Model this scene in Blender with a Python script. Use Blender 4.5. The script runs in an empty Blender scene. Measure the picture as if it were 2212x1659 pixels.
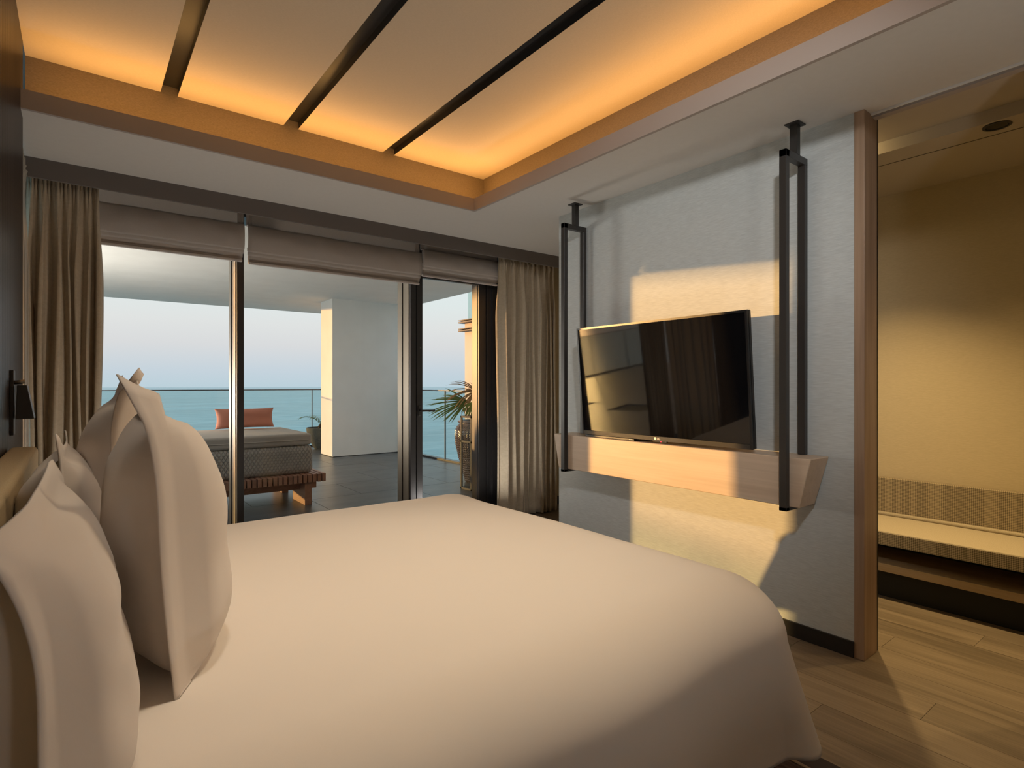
import bpy, bmesh, math, random
from mathutils import Vector, Matrix, noise
random.seed(7)
S = bpy.context.scene
C = S.collection
PI = math.pi
SUN = Vector((1.0, -1.03, -0.0875)).normalized()      # direction the sunlight travels

# ------------------------------------------------------------------ camera
cam_d = bpy.data.cameras.new('camera')
cam = bpy.data.objects.new('camera', cam_d); C.objects.link(cam)
cam_d.sensor_width = 36.0
cam_d.lens = 36.0 * 1212.0 / 2212.0
cam_d.shift_y = 2.5 / 2212.0
cam_d.clip_start = 0.05; cam_d.clip_end = 20000
cam.location = (0, 0, 1.3)
cam.rotation_euler = (PI / 2, 0, -math.atan2(0.610, 0.792))
S.camera = cam

# ------------------------------------------------------------------ sky
wd = bpy.data.worlds.new('sky'); S.world = wd; wd.use_nodes = True
nt = wd.node_tree; nt.nodes.clear()
def wn(t): return nt.nodes.new(t)
tc = wn('ShaderNodeTexCoord'); sep = wn('ShaderNodeSeparateXYZ')
nt.links.new(tc.outputs['Generated'], sep.inputs[0])
rp = wn('ShaderNodeValToRGB'); nt.links.new(sep.outputs['Z'], rp.inputs[0])
stops = [(0.0, (.54, .66, .74)), (.022, (.60, .68, .76)), (.065, (.745, .74, .76)), (.10, (.80, .80, .80)),
         (.14, (.80, .85, .85)), (.22, (.80, .87, .89)), (.5, (.60, .72, .86)), (1.0, (.42, .56, .78))]
el = rp.color_ramp.elements
while len(el) < len(stops): el.new(0.5)
for e, (p, c) in zip(el, stops): e.position = p; e.color = (*c, 1)
dot = wn('ShaderNodeVectorMath'); dot.operation = 'DOT_PRODUCT'
nrm = wn('ShaderNodeVectorMath'); nrm.operation = 'NORMALIZE'
nt.links.new(tc.outputs['Generated'], nrm.inputs[0]); nt.links.new(nrm.outputs[0], dot.inputs[0])
dot.inputs[1].default_value = -SUN
mx = wn('ShaderNodeMath'); mx.operation = 'MAXIMUM'; mx.inputs[1].default_value = 0
nt.links.new(dot.outputs['Value'], mx.inputs[0])
pw = wn('ShaderNodeMath'); pw.operation = 'POWER'; pw.inputs[1].default_value = 14
nt.links.new(mx.outputs[0], pw.inputs[0])
glow = wn('ShaderNodeMix'); glow.data_type = 'RGBA'; glow.blend_type = 'ADD'
nt.links.new(pw.outputs[0], glow.inputs['Factor'])
nt.links.new(rp.outputs[0], glow.inputs['A']); glow.inputs['B'].default_value = (1.5, .66, .16, 1)
bg = wn('ShaderNodeBackground'); bg.inputs['Strength'].default_value = 1.0
nt.links.new(glow.outputs['Result'], bg.inputs['Color'])
wo = wn('ShaderNodeOutputWorld'); nt.links.new(bg.outputs[0], wo.inputs[0])

# ------------------------------------------------------------------ sun, lamps, exposure
sd = bpy.data.lights.new('sun', 'SUN'); sd.energy = 5.4; sd.color = (1.0, .53, .18); sd.angle = math.radians(.9)
sun = bpy.data.objects.new('sun', sd); C.objects.link(sun)
sun.rotation_euler = (-SUN).to_track_quat('Z', 'Y').to_euler()
def area(name, loc, sx, sy, power, color, direction, spread=180):
    d = bpy.data.lights.new(name, 'AREA'); d.shape = 'RECTANGLE'; d.size = sx; d.size_y = sy
    d.energy = power; d.color = color; d.spread = math.radians(spread)
    o = bpy.data.objects.new(name, d); C.objects.link(o); o.location = loc
    o.rotation_euler = Vector(direction).to_track_quat('-Z', 'Y').to_euler()
    return o
LED = (1.0, .52, .15)
COVE = 8.8
S.view_settings.view_transform = 'Standard'; S.view_settings.look = 'None'
S.view_settings.gamma = 1.0; S.view_settings.exposure = 0.0; S.view_settings.use_curve_mapping = False
S.cycles.use_denoising = True
S.cycles.max_bounces = 8; S.cycles.diffuse_bounces = 5; S.cycles.transparent_max_bounces = 16
S.cycles.sample_clamp_indirect = 6.0
S.cycles.caustics_reflective = False; S.cycles.caustics_refractive = False

# ------------------------------------------------------------------ materials
def mat(name, col, rough=.6, metal=0.0, spec=.5, var=None, scale=(1, 1, 1), detail=4, bump=0.0, bscale=None, trans=0.0, sheen=0.0, coat=0.0):
    m = bpy.data.materials.new(name); m.use_nodes = True
    n = m.node_tree.nodes; l = m.node_tree.links
    p = n['Principled BSDF']
    p.inputs['Base Color'].default_value = (*col, 1); p.inputs['Roughness'].default_value = rough
    p.inputs['Metallic'].default_value = metal; p.inputs['Specular IOR Level'].default_value = spec
    p.inputs['Sheen Weight'].default_value = sheen; p.inputs['Coat Weight'].default_value = coat
    if var is not None or bump:
        t = n.new('ShaderNodeTexCoord'); mp = n.new('ShaderNodeMapping'); l.new(t.outputs['Object'], mp.inputs[0])
        mp.inputs['Scale'].default_value = scale
        nz = n.new('ShaderNodeTexNoise'); nz.inputs['Scale'].default_value = 1.0; nz.inputs['Detail'].default_value = detail
        l.new(mp.outputs[0], nz.inputs['Vector'])
        if var is not None:
            r = n.new('ShaderNodeValToRGB'); l.new(nz.outputs['Fac'], r.inputs[0])
            r.color_ramp.elements[0].position = .32; r.color_ramp.elements[1].position = .68
            r.color_ramp.elements[0].color = (*var, 1); r.color_ramp.elements[1].color = (*col, 1)
            l.new(r.outputs[0], p.inputs['Base Color'])
        if bump:
            b = n.new('ShaderNodeBump'); b.inputs['Strength'].default_value = bump; b.inputs['Distance'].default_value = .004
            if bscale:
                mp2 = n.new('ShaderNodeMapping'); l.new(t.outputs['Object'], mp2.inputs[0]); mp2.inputs['Scale'].default_value = bscale
                nz2 = n.new('ShaderNodeTexNoise'); nz2.inputs['Scale'].default_value = 1.0; l.new(mp2.outputs[0], nz2.inputs['Vector'])
                l.new(nz2.outputs['Fac'], b.inputs['Height'])
            else: l.new(nz.outputs['Fac'], b.inputs['Height'])
            l.new(b.outputs[0], p.inputs['Normal'])
    if trans:
        o = n['Material Output']; tl = n.new('ShaderNodeBsdfTranslucent'); ms = n.new('ShaderNodeMixShader')
        tl.inputs[0].default_value = (*col, 1); ms.inputs[0].default_value = trans
        l.new(p.outputs[0], ms.inputs[1]); l.new(tl.outputs[0], ms.inputs[2]); l.new(ms.outputs[0], o.inputs[0])
    return m
def emit(name, col, strength):
    m = bpy.data.materials.new(name); m.use_nodes = True; n = m.node_tree.nodes; n.clear()
    e = n.new('ShaderNodeEmission'); e.inputs[0].default_value = (*col, 1); e.inputs[1].default_value = strength
    o = n.new('ShaderNodeOutputMaterial'); m.node_tree.links.new(e.outputs[0], o.inputs[0]); return m
def glass(name, tint, refl=.9):
    m = bpy.data.materials.new(name); m.use_nodes = True; n = m.node_tree.nodes; n.clear(); l = m.node_tree.links
    t = n.new('ShaderNodeBsdfTransparent'); t.inputs[0].default_value = (*tint, 1)
    g = n.new('ShaderNodeBsdfGlossy'); g.inputs['Roughness'].default_value = .0; g.inputs[0].default_value = (refl, refl, refl, 1)
    f = n.new('ShaderNodeFresnel'); f.inputs[0].default_value = 1.3
    ge = n.new('ShaderNodeNewGeometry'); k1 = n.new('ShaderNodeMath'); k1.operation = 'SUBTRACT'; k1.inputs[0].default_value = 1; l.new(ge.outputs['Backfacing'], k1.inputs[1])
    k2 = n.new('ShaderNodeMath'); k2.operation = 'MULTIPLY'; l.new(f.outputs[0], k2.inputs[0]); l.new(k1.outputs[0], k2.inputs[1])   # outer faces only
    x = n.new('ShaderNodeMixShader'); l.new(k2.outputs[0], x.inputs[0]); l.new(t.outputs[0], x.inputs[1]); l.new(g.outputs[0], x.inputs[2])
    o = n.new('ShaderNodeOutputMaterial'); l.new(x.outputs[0], o.inputs[0]); return m
def wood(name, c1, c2, rough, grain_axis, gscale=1.0, objrand=.0, bump=.05, spec=.4):
    """grain streaks along an axis, with rings distorted by noise; per-object tone when objrand > 0"""
    m = bpy.data.materials.new(name); m.use_nodes = True; n = m.node_tree.nodes; l = m.node_tree.links; p = n['Principled BSDF']
    p.inputs['Roughness'].default_value = rough; p.inputs['Specular IOR Level'].default_value = spec
    t = n.new('ShaderNodeTexCoord'); add = n.new('ShaderNodeVectorMath'); add.operation = 'ADD'
    oi = n.new('ShaderNodeObjectInfo'); mul = n.new('ShaderNodeMath'); mul.operation = 'MULTIPLY'; mul.inputs[1].default_value = 37.0
    l.new(oi.outputs['Random'], mul.inputs[0]); l.new(t.outputs['Object'], add.inputs[0]); l.new(mul.outputs[0], add.inputs[1])
    mp = n.new('ShaderNodeMapping'); l.new(add.outputs[0], mp.inputs[0])
    sc = [9 * gscale] * 3; sc[grain_axis] = .9 * gscale; mp.inputs['Scale'].default_value = sc
    nz = n.new('ShaderNodeTexNoise'); nz.inputs['Scale'].default_value = 1.0; nz.inputs['Detail'].default_value = 6; nz.inputs['Distortion'].default_value = 1.6
    l.new(mp.outputs[0], nz.inputs['Vector'])
    mp2 = n.new('ShaderNodeMapping'); l.new(add.outputs[0], mp2.inputs[0])
    sc2 = [130 * gscale] * 3; sc2[grain_axis] = 3 * gscale; mp2.inputs['Scale'].default_value = sc2
    nz2 = n.new('ShaderNodeTexNoise'); nz2.inputs['Scale'].default_value = 1.0; nz2.inputs['Detail'].default_value = 3; l.new(mp2.outputs[0], nz2.inputs['Vector'])
    mixf = n.new('ShaderNodeMath'); mixf.operation = 'MULTIPLY_ADD'; mixf.inputs[1].default_value = .35
    l.new(nz2.outputs['Fac'], mixf.inputs[0])
    ml = n.new('ShaderNodeMath'); ml.operation = 'MULTIPLY'; ml.inputs[1].default_value = .65; l.new(nz.outputs['Fac'], ml.inputs[0]); l.new(ml.outputs[0], mixf.inputs[2])
    r = n.new('ShaderNodeValToRGB'); l.new(mixf.outputs[0], r.inputs[0])
    r.color_ramp.elements[0].position = .36; r.color_ramp.elements[1].position = .62
    r.color_ramp.elements[0].color = (*c2, 1); r.color_ramp.elements[1].color = (*c1, 1)
    out = r.outputs[0]
    if objrand:
        hv = n.new('ShaderNodeHueSaturation'); mr = n.new('ShaderNodeMapRange')
        mr.inputs['To Min'].default_value = 1 - objrand; mr.inputs['To Max'].default_value = 1 + objrand
        l.new(oi.outputs['Random'], mr.inputs[0]); l.new(mr.outputs[0], hv.inputs['Value']); l.new(out, hv.inputs['Color']); out = hv.outputs[0]
    l.new(out, p.inputs['Base Color'])
    b = n.new('ShaderNodeBump'); b.inputs['Strength'].default_value = bump; b.inputs['Distance'].default_value = .003
    l.new(nz2.outputs['Fac'], b.inputs['Height']); l.new(b.outputs[0], p.inputs['Normal'])
    return m
def woven(name, c1, c2, scale, rough=.8, bump=.4):
    """tight basket weave: checker of two tones with a relief"""
    m = bpy.data.materials.new(name); m.use_nodes = True; n = m.node_tree.nodes; l = m.node_tree.links; p = n['Principled BSDF']
    p.inputs['Roughness'].default_value = rough
    t = n.new('ShaderNodeTexCoord'); mp = n.new('ShaderNodeMapping'); l.new(t.outputs['Object'], mp.inputs[0])
    mp.inputs['Rotation'].default_value = (math.radians(45), 0, 0)
    ck = n.new('ShaderNodeTexChecker'); ck.inputs['Scale'].default_value = scale; l.new(mp.outputs[0], ck.inputs['Vector'])
    ck.inputs['Color1'].default_value = (*c1, 1); ck.inputs['Color2'].default_value = (*c2, 1)
    l.new(ck.outputs['Color'], p.inputs['Base Color'])
    b = n.new('ShaderNodeBump'); b.inputs['Strength'].default_value = bump; b.inputs['Distance'].default_value = .003
    l.new(ck.outputs['Fac'], b.inputs['Height']); l.new(b.outputs[0], p.inputs['Normal'])
    return m
def damask(name, c1, c2, trans=.0):
    m = mat(name, c1, .75, spec=.25, sheen=.15, bump=.15, scale=(400, 400, 400), trans=trans)
    n = m.node_tree.nodes; l = m.node_tree.links; p = n['Principled BSDF']
    t = n.new('ShaderNodeTexCoord'); mp = n.new('ShaderNodeMapping'); l.new(t.outputs['Object'], mp.inputs[0]); mp.inputs['Scale'].default_value = (9, 2, 9)
    w = n.new('ShaderNodeTexNoise'); w.inputs['Scale'].default_value = 1.6; w.inputs['Detail'].default_value = 1.0; w.inputs['Distortion'].default_value = 3.2
    l.new(mp.outputs[0], w.inputs['Vector'])
    r = n.new('ShaderNodeValToRGB'); r.color_ramp.elements[0].position = .47; r.color_ramp.elements[1].position = .53
    r.color_ramp.elements[0].color = (*c1, 1); r.color_ramp.elements[1].color = (*c2, 1)
    l.new(w.outputs['Fac'], r.inputs[0]); l.new(r.outputs[0], p.inputs['Base Color'])
    return m

M = {}
M['paint'] = mat('soffit_paint', (.66, .635, .60), .7, spec=.3, var=(.645, .62, .585), scale=(30, 30, 30), bump=.03)
M['fascia'] = mat('fascia_paint', (.40, .345, .31), .6, spec=.3)
M['pelmet'] = mat('pelmet_paint', (.17, .15, .14), .6, spec=.3)
M['coffer'] = mat('coffer_wallcovering', (.66, .55, .42), .6, spec=.3, var=(.60, .50, .37), scale=(60, 420, 60), bump=.08)
M['cofferwall'] = mat('cove_wallcovering', (.25, .20, .15), .7, spec=.3, var=(.18, .14, .10), scale=(90, 90, 500), bump=.15)
M['slot'] = mat('dark_bronze', (.035, .032, .03), .35, metal=.3)
M['wallpaper'] = mat('textile_wallcovering', (.62, .66, .66), .7, spec=.3, var=(.51, .545, .545), scale=(30, 18, 330), detail=5, bump=.12)
M['closetwall'] = mat('closet_wallcovering', (.60, .50, .34), .7, spec=.3, var=(.54, .45, .30), scale=(40, 40, 380), bump=.1)
M['closetceil'] = mat('closet_ceiling_paint', (.50, .44, .36), .7, spec=.2)
M['flute'] = mat('fluted_dark_veneer', (.040, .030, .027), .32, spec=.5, var=(.028, .021, .019), scale=(40, 40, 3))
M['base'] = mat('dark_baseboard', (.018, .016, .015), .4)
M['trimwood'] = wood('walnut_trim', (.40, .275, .185), (.28, .185, .12), .45, 2, .7)
M['maple'] = wood('maple_veneer', (.68, .55, .42), (.58, .455, .335), .42, 1, .8, bump=.02)
M['floor'] = wood('oak_planks', (.26, .205, .15), (.155, .12, .085), .42, 1, .8, objrand=.16, bump=.12)
M['benchwood'] = wood('bench_oak', (.55, .42, .27), (.45, .33, .2), .45, 1, 1.0)
M['blackmetal'] = mat('black_steel', (.045, .042, .040), .38, metal=.25, spec=.5)
M['frame'] = mat('window_aluminium', (.055, .053, .055), .30, metal=.55, spec=.5)
M['bronze'] = mat('anodised_bronze', (.30, .26, .21), .42, metal=.6)
M['tvblack'] = mat('tv_plastic', (.012, .012, .013), .28)
M['tvchin'] = mat('tv_chin', (.06, .058, .055), .3, metal=.5)
M['screen'] = mat('tv_screen', (.004, .004, .005), .035, spec=.62, coat=0)
M['logo'] = mat('silver_print', (.75, .72, .66), .35, metal=.6)
M['redled'] = emit('standby_led', (1, .05, .06), 3)
M['linen'] = mat('white_cotton', (.82, .775, .73), .75, spec=.2, sheen=.25, bump=.03, scale=(500, 500, 500))
M['pillow'] = mat('pillow_cotton', (.79, .73, .68), .75, spec=.2, sheen=.25, bump=.03, scale=(500, 500, 500), trans=.12)
M['headboard'] = mat('headboard_fabric', (.50, .40, .25), .85, spec=.2, var=(.42, .33, .2), scale=(300, 300, 300), bump=.3)
M['curtain'] = damask('curtain_damask', (.47, .39, .285), (.50, .42, .31))
M['lining'] = mat('curtain_lining', (.62, .58, .52), .8, spec=.2, trans=.45)
M['blind'] = mat('blind_linen', (.70, .65, .61), .85, spec=.15, var=(.64, .59, .555), scale=(260, 260, 260), bump=.25, trans=.42)
M['tape'] = mat('blind_edge_tape', (.64, .585, .55), .85, spec=.15, trans=.18)
M['glass'] = glass('window_glass', (.97, .985, .98), .8)
M['railglass'] = glass('rail_glass', (.86, .92, .91), .7)
M['plaster'] = mat('terrace_plaster', (.75, .72, .68), .8, spec=.2, var=(.71, .68, .64), scale=(3, 3, 3), bump=.05, bscale=(60, 60, 60))
M['slate'] = mat('slate_tiles', (.115, .12, .125), .36, spec=.5, var=(.07, .075, .08), scale=(2.2, 5, 5), bump=.12, bscale=(14, 14, 14))
M['grout'] = mat('dark_grout', (.03, .03, .03), .8)
M['daybedwood'] = wood('teak', (.46, .25, .17), (.34, .175, .115), .5, 1, 1.2, objrand=.12)
M['daybedgrey'] = mat('outdoor_mattress', (.47, .44, .405), .9, spec=.1, bump=.2, scale=(350, 350, 350))
M['coral'] = mat('coral_canvas', (.62, .265, .19), .85, spec=.15, var=(.57, .24, .17), scale=(8, 8, 8), bump=.2, bscale=(400, 400, 400))
M['piping'] = mat('dark_piping', (.20, .07, .05), .8)
M['stonepot'] = mat('stone_pot', (.075, .08, .07), .85, var=(.045, .05, .045), scale=(30, 30, 30), bump=.6)
M['glazepot'] = mat('glazed_pot', (.105, .07, .06), .22, spec=.7, coat=.4)
M['soil'] = mat('soil', (.03, .022, .015), .9, bump=.8, scale=(60, 60, 60))
M['leaf'] = mat('palm_leaf', (.12, .19, .045), .45, var=(.07, .13, .03), scale=(14, 14, 14), trans=.2)
M['leafdry'] = mat('dry_leaf', (.22, .14, .06), .6, trans=.2)
M['lantern'] = mat('lantern_metal', (.10, .095, .09), .65, metal=0.0, spec=.25)
M['cream'] = mat('cream_render', (.78, .62, .50), .85, spec=.15, var=(.73, .57, .45), scale=(1, 1, 1))
M['ledge'] = mat('bronze_ledge', (.16, .11, .08), .6)
M['mesh'] = woven('woven_bench_cover', (.42, .34, .22), (.13, .10, .065), 150)
M['seatfab'] = mat('bench_seat_fabric', (.50, .43, .32), .9, spec=.15, var=(.40, .34, .25), scale=(220, 220, 220), bump=.35)
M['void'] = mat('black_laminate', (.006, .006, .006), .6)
M['rug'] = mat('rug_pile', (.10, .075, .07), .95, spec=.05, var=(.045, .033, .03), scale=(60, 6, 6), bump=.7, bscale=(300, 300, 300))
M['rugedge'] = mat('rug_border', (.055, .048, .05), .9, spec=.05, bump=.4, scale=(300, 300, 300))
M['rugpipe'] = mat('rug_piping', (.22, .17, .13), .9)
M['shade'] = emit('lamp_shade_glow', (1.0, .86, .70), 1.0)
M['lensglow'] = emit('added_spot_glow', (1.0, .80, .45), 6.0)
M['lampglass'] = mat('dark_lens', (.01, .01, .01), .08, spec=.6)
M['fill_globe'] = emit('fill_globe_glow', (1.0, .94, .86), 32.0)
M['white'] = mat('white_trim', (.75, .73, .70), .5)
# sea
def sea_mat():
    m = bpy.data.materials.new('sea_water'); m.use_nodes = True; n = m.node_tree.nodes; l = m.node_tree.links; p = n['Principled BSDF']
    p.inputs['Roughness'].default_value = .28; p.inputs['Specular IOR Level'].default_value = .25
    t = n.new('ShaderNodeTexCoord')
    def nz(scale, det, rot=0):
        mp = n.new('ShaderNodeMapping'); l.new(t.outputs['Object'], mp.inputs[0]); mp.inputs['Scale'].default_value = scale; mp.inputs['Rotation'].default_value = (0, 0, rot)
        z = n.new('ShaderNodeTexNoise'); z.inputs['Scale'].default_value = 1; z.inputs['Detail'].default_value = det; l.new(mp.outputs[0], z.inputs['Vector']); return z
    a = nz((.06, .16, 1), 8, .35); b = nz((.004, .018, 1), 4, .2)
    r = n.new('ShaderNodeValToRGB'); l.new(a.outputs['Fac'], r.inputs[0])
    r.color_ramp.elements[0].position = .34; r.color_ramp.elements[1].position = .72
    r.color_ramp.elements[0].color = (.13, .40, .46, 1); r.color_ramp.elements[1].color = (.34, .62, .67, 1)
    r2 = n.new('ShaderNodeValToRGB'); l.new(b.outputs['Fac'], r2.inputs[0])
    r2.color_ramp.elements[0].position = .4; r2.color_ramp.elements[1].position = .7
    r2.color_ramp.elements[0].color = (.85, .85, .85, 1); r2.color_ramp.elements[1].color = (1.12, 1.12, 1.12, 1)
    x = n.new('ShaderNodeMix'); x.data_type = 'RGBA'; x.blend_type = 'MULTIPLY'; x.inputs['Factor'].default_value = 1
    l.new(r.outputs[0], x.inputs['A']); l.new(r2.outputs[0], x.inputs['B']); l.new(x.outputs['Result'], p.inputs['Base Color'])
    bp = n.new('ShaderNodeBump'); bp.inputs['Strength'].default_value = .6; bp.inputs['Distance'].default_value = .8
    l.new(a.outputs['Fac'], bp.inputs['Height']); l.new(bp.outputs[0], p.inputs['Normal'])
    return m
M['sea'] = sea_mat()

# ------------------------------------------------------------------ builders
WORLD = {}
def lab(o, label=None, cat=None, group=None, kind=None):
    if label: o['label'] = label
    if cat: o['category'] = cat
    if group: o['group'] = group
    if kind: o['kind'] = kind
    return o
def thing(name, loc, label, cat, group=None):
    o = bpy.data.objects.new(name, None); C.objects.link(o); o.location = loc; o.empty_display_size = .1
    WORLD[o] = Vector(loc); return lab(o, label, cat, group)
class MB:
    def __init__(s): s.v = []; s.f = []
    def add(s, v, f):
        k = len(s.v); s.v += [tuple(p) for p in v]; s.f += [tuple(i + k for i in q) for q in f]; return s
    def box(s, x0, x1, y0, y1, z0, z1):
        return s.add([(x0, y0, z0), (x1, y0, z0), (x1, y1, z0), (x0, y1, z0), (x0, y0, z1), (x1, y0, z1), (x1, y1, z1), (x0, y1, z1)],
                     [(0, 3, 2, 1), (4, 5, 6, 7), (0, 1, 5, 4), (1, 2, 6, 5), (2, 3, 7, 6), (3, 0, 4, 7)])
    def hexa(s, p):   # eight corners ordered as in box
        return s.add(p, [(0, 3, 2, 1), (4, 5, 6, 7), (0, 1, 5, 4), (1, 2, 6, 5), (2, 3, 7, 6), (3, 0, 4, 7)])
    def lathe(s, prof, c, n=32, cap=True):
        v = []; f = []
        for (r, z) in prof:
            for i in range(n):
                a = 2 * PI * i / n; v.append((c[0] + r * math.cos(a), c[1] + r * math.sin(a), c[2] + z))
        for j in range(len(prof) - 1):
            for i in range(n):
                k = (i + 1) % n; f.append((j * n + i, j * n + k, (j + 1) * n + k, (j + 1) * n + i))
        if cap:
            f.append(tuple(range(n - 1, -1, -1))); f.append(tuple((len(prof) - 1) * n + i for i in range(n)))
        return s.add(v, f)
    def tube(s, pts, r, n=8):
        pts = [Vector(p) for p in pts]; v = []; f = []
        rs = r if isinstance(r, (list, tuple)) else [r] * len(pts)
        for i, p in enumerate(pts):
            d = (pts[min(i + 1, len(pts) - 1)] - pts[max(i - 1, 0)]).normalized()
            a = d.orthogonal().normalized() if abs(d.z) > .95 else d.cross(Vector((0, 0, 1))).normalized()
            b = d.cross(a)
            for k in range(n):
                t = 2 * PI * k / n; v.append(p + (a * math.cos(t) + b * math.sin(t)) * rs[i])
        for i in range(len(pts) - 1):
            for k in range(n):
                q = (k + 1) % n; f.append((i * n + k, i * n + q, (i + 1) * n + q, (i + 1) * n + k))
        f.append(tuple(range(n - 1, -1, -1))); f.append(tuple((len(pts) - 1) * n + k for k in range(n)))
        return s.add(v, f)
    def grid(s, rows, close=False):
        n = len(rows[0]); v = [p for r in rows for p in r]; f = []
        for j in range(len(rows) - 1):
            for i in range(n - 1): f.append((j * n + i, j * n + i + 1, (j + 1) * n + i + 1, (j + 1) * n + i))
        return s.add(v, f)
    def build(s, name, m, parent=None, smooth=False, bevel=0.0, seg=2, origin=None, label=None, cat=None, group=None, kind=None):
        xs = [p[0] for p in s.v]; ys = [p[1] for p in s.v]; zs = [p[2] for p in s.v]
        o0 = Vector(origin) if origin else Vector(((min(xs) + max(xs)) / 2, (min(ys) + max(ys)) / 2, min(zs)))
        me = bpy.data.meshes.new(name)
        me.from_pydata([(p[0] - o0.x, p[1] - o0.y, p[2] - o0.z) for p in s.v], [], s.f)
        bm = bmesh.new(); bm.from_mesh(me); bmesh.ops.recalc_face_normals(bm, faces=bm.faces)
        if bevel:
            bmesh.ops.bevel(bm, geom=list(bm.edges), offset=bevel, segments=seg, affect='EDGES', profile=.5)
        bm.to_mesh(me); bm.free()
        if smooth:
            for p in me.polygons: p.use_smooth = True
        me.materials.append(M[m] if isinstance(m, str) else m)
        o = bpy.data.objects.new(name, me); C.objects.link(o); WORLD[o] = o0
        if parent: o.parent = parent; o.location = o0 - WORLD[parent]
        else: o.location = o0
        return lab(o, label, cat, group, kind)
def box(name, m, b, parent=None, bevel=0.0, **k):
    return MB().box(*b).build(name, m, parent, bevel=bevel, **k)
def structure(name, m, b, bevel=0.0, label=None, parent=None):
    return box(name, m, b, parent, bevel, kind='structure' if parent is None else None, label=label)
def clone(o, loc, parent=None):
    c = o.copy(); C.objects.link(c); WORLD[c] = Vector(loc)
    c.parent = parent; c.location = Vector(loc) - (WORLD[parent] if parent else Vector((0, 0, 0))); return c

XL, XW, XW2, XC = -.22, 2.93, 3.075, 4.40          # head wall, media wall, its back, closet wall
YB = -3.0                                          # wall behind the camera
ZC, ZK = 2.60, 2.97                                # soffit, coffer
YL, XLP, TR = 3.483, 2.326, .27                    # coffer lip, trough depth

# ------------------------------------------------------------------ floor with oak planks
fl = structure('floor', 'base', (XL - .2, XC + .1, YB - .1, 4.80, -.12, -.012), label='oak plank floor of the bedroom and closet')
pw_, gap = .188, .0015
i = 0; x = XL - .2
while x < XC + .05:
    y = YB - random.uniform(0, 1.3) if i % 2 else YB - random.uniform(.2, 1.5)
    # a fixed seam near the column as in the photo
    offs = (i * .61) % 1.5; y = YB - 1.5 + offs
    while y < 4.78:
        ln = 1.5; a = max(y, YB); b = min(y + ln, 4.79)
        if b - a > .05: box('plank', 'floor', (x, min(x + pw_ - gap, XC + .1), a, b - gap, -.012, random.uniform(-.0006, 0)), fl)
        y += ln
    x += pw_; i += 1

# ------------------------------------------------------------------ walls
wl = structure('wall_left', 'flute', (XL - .2, XL - .022, YB, 3.63, 0, 3.05), label='dark fluted timber panelling behind the bed')
m = MB(); y = YB
while y < 3.62:
    m.box(XL - .022, XL, y, y + .015, 0, 3.04); y += .022
m.build('fluting', 'flute', wl, kind='stuff')
structure('wall_front', 'paint', (XL - .2, XC + .1, YB - .12, YB, 0, 3.05), label='plain wall behind the camera')
wr = structure('wall_right', 'wallpaper', (XW, XW2, 1.125, 3.21, 0, ZC), label='grey textile covered wall carrying the television')
structure('wall_right', 'wallpaper', (XW, XW2, YB, .39, 0, ZC), label='grey textile wall on the camera side of the closet opening')
structure('baseboard_right', 'base', (XW - .012, XW, 1.125, 3.215, 0, .075), label='black baseboard under the television wall')
structure('trim_1', 'trimwood', (XW - .004, XW2, 1.08, 1.125, 0, ZC), bevel=.002, label='walnut post at the end of the television wall')
structure('trim_2', 'base', (XW2, XW2 + .028, 1.085, 1.16, 0, ZC + .03), label='dark edge of the pocket door beside the walnut post')
structure('wall_closet', 'closetwall', (XC, XC + .12, YB, 4.8, 0, 2.72), label='ochre textile wall above the closet bench')
structure('wall_divider', 'closetwall', (XW2, XC, 3.12, 3.21, 0, ZC + .07), label='wall between closet and window bay')
structure('wall_back', 'closetwall', (3.34, XC + .1, 4.56, 4.80, 0, 2.75), label='tan wall strip beside the curtain')
structure('baseboard_back', 'base', (3.34, XC, 4.548, 4.56, 0, .09), label='black baseboard beside the curtain')
structure('wall_header', 'plaster', (XL - .4, XC + .1, 4.80, 4.95, 2.60, 2.90), label='outer wall above the glazing')
structure('wall_facade', 'plaster', (3.36, 6.0, 4.80, 4.95, 0, 2.90), label='outer wall beside the terrace door')

# ------------------------------------------------------------------ ceiling: soffit, lip, cove, coffer
ce = structure('ceiling', 'paint', (XLP + .02, 2.997, YB, 4.2, ZC, ZC + .02), label='grey painted soffit around the lit coffer')
box('soffit', 'paint', (XL, XLP + .02, YL + .02, 4.2, ZC, ZC + .02), ce)
box('soffit', 'paint', (XL, XLP + .02, YB, -1.5, ZC, ZC + .02), ce)
box('soffit', 'paint', (XL - .45, XL, 3.50, 4.2, ZC, ZC + .02), ce)
box('soffit', 'paint', (2.997, XC, 3.12, 4.2, ZC, ZC + .02), ce)
box('lip', 'fascia', (XL, XLP, YL, YL + .02, ZC - .0005, ZC + .09), ce)
box('lip', 'fascia', (XLP, XLP + .02, -1.5, YL + .02, ZC - .0005, ZC + .09), ce)
box('lip', 'fascia', (XL, XLP, -1.52, -1.5, ZC - .0005, ZC + .09), ce)
box('cove_wall', 'cofferwall', (XL, XLP + TR + .05, YL + TR, YL + TR + .05, ZC + .02, ZK + .06), ce)
box('cove_wall', 'cofferwall', (XLP + TR, XLP + TR + .05, -1.8, YL + TR, ZC + .02, ZK + .06), ce)
box('cove_wall', 'cofferwall', (XL, XLP + TR, -1.82, -1.77, ZC + .02, ZK + .06), ce)
slots = [(.364, .448), (1.036, 1.128), (1.72, 1.807)]
edges = [XL] + [e for s_ in slots for e in s_] + [XLP + TR]
for k in range(0, len(edges), 2):
    box('ceiling_panel', 'coffer', (edges[k], edges[k + 1], -1.77, YL + TR, ZK, ZK + .05), ce)
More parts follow.
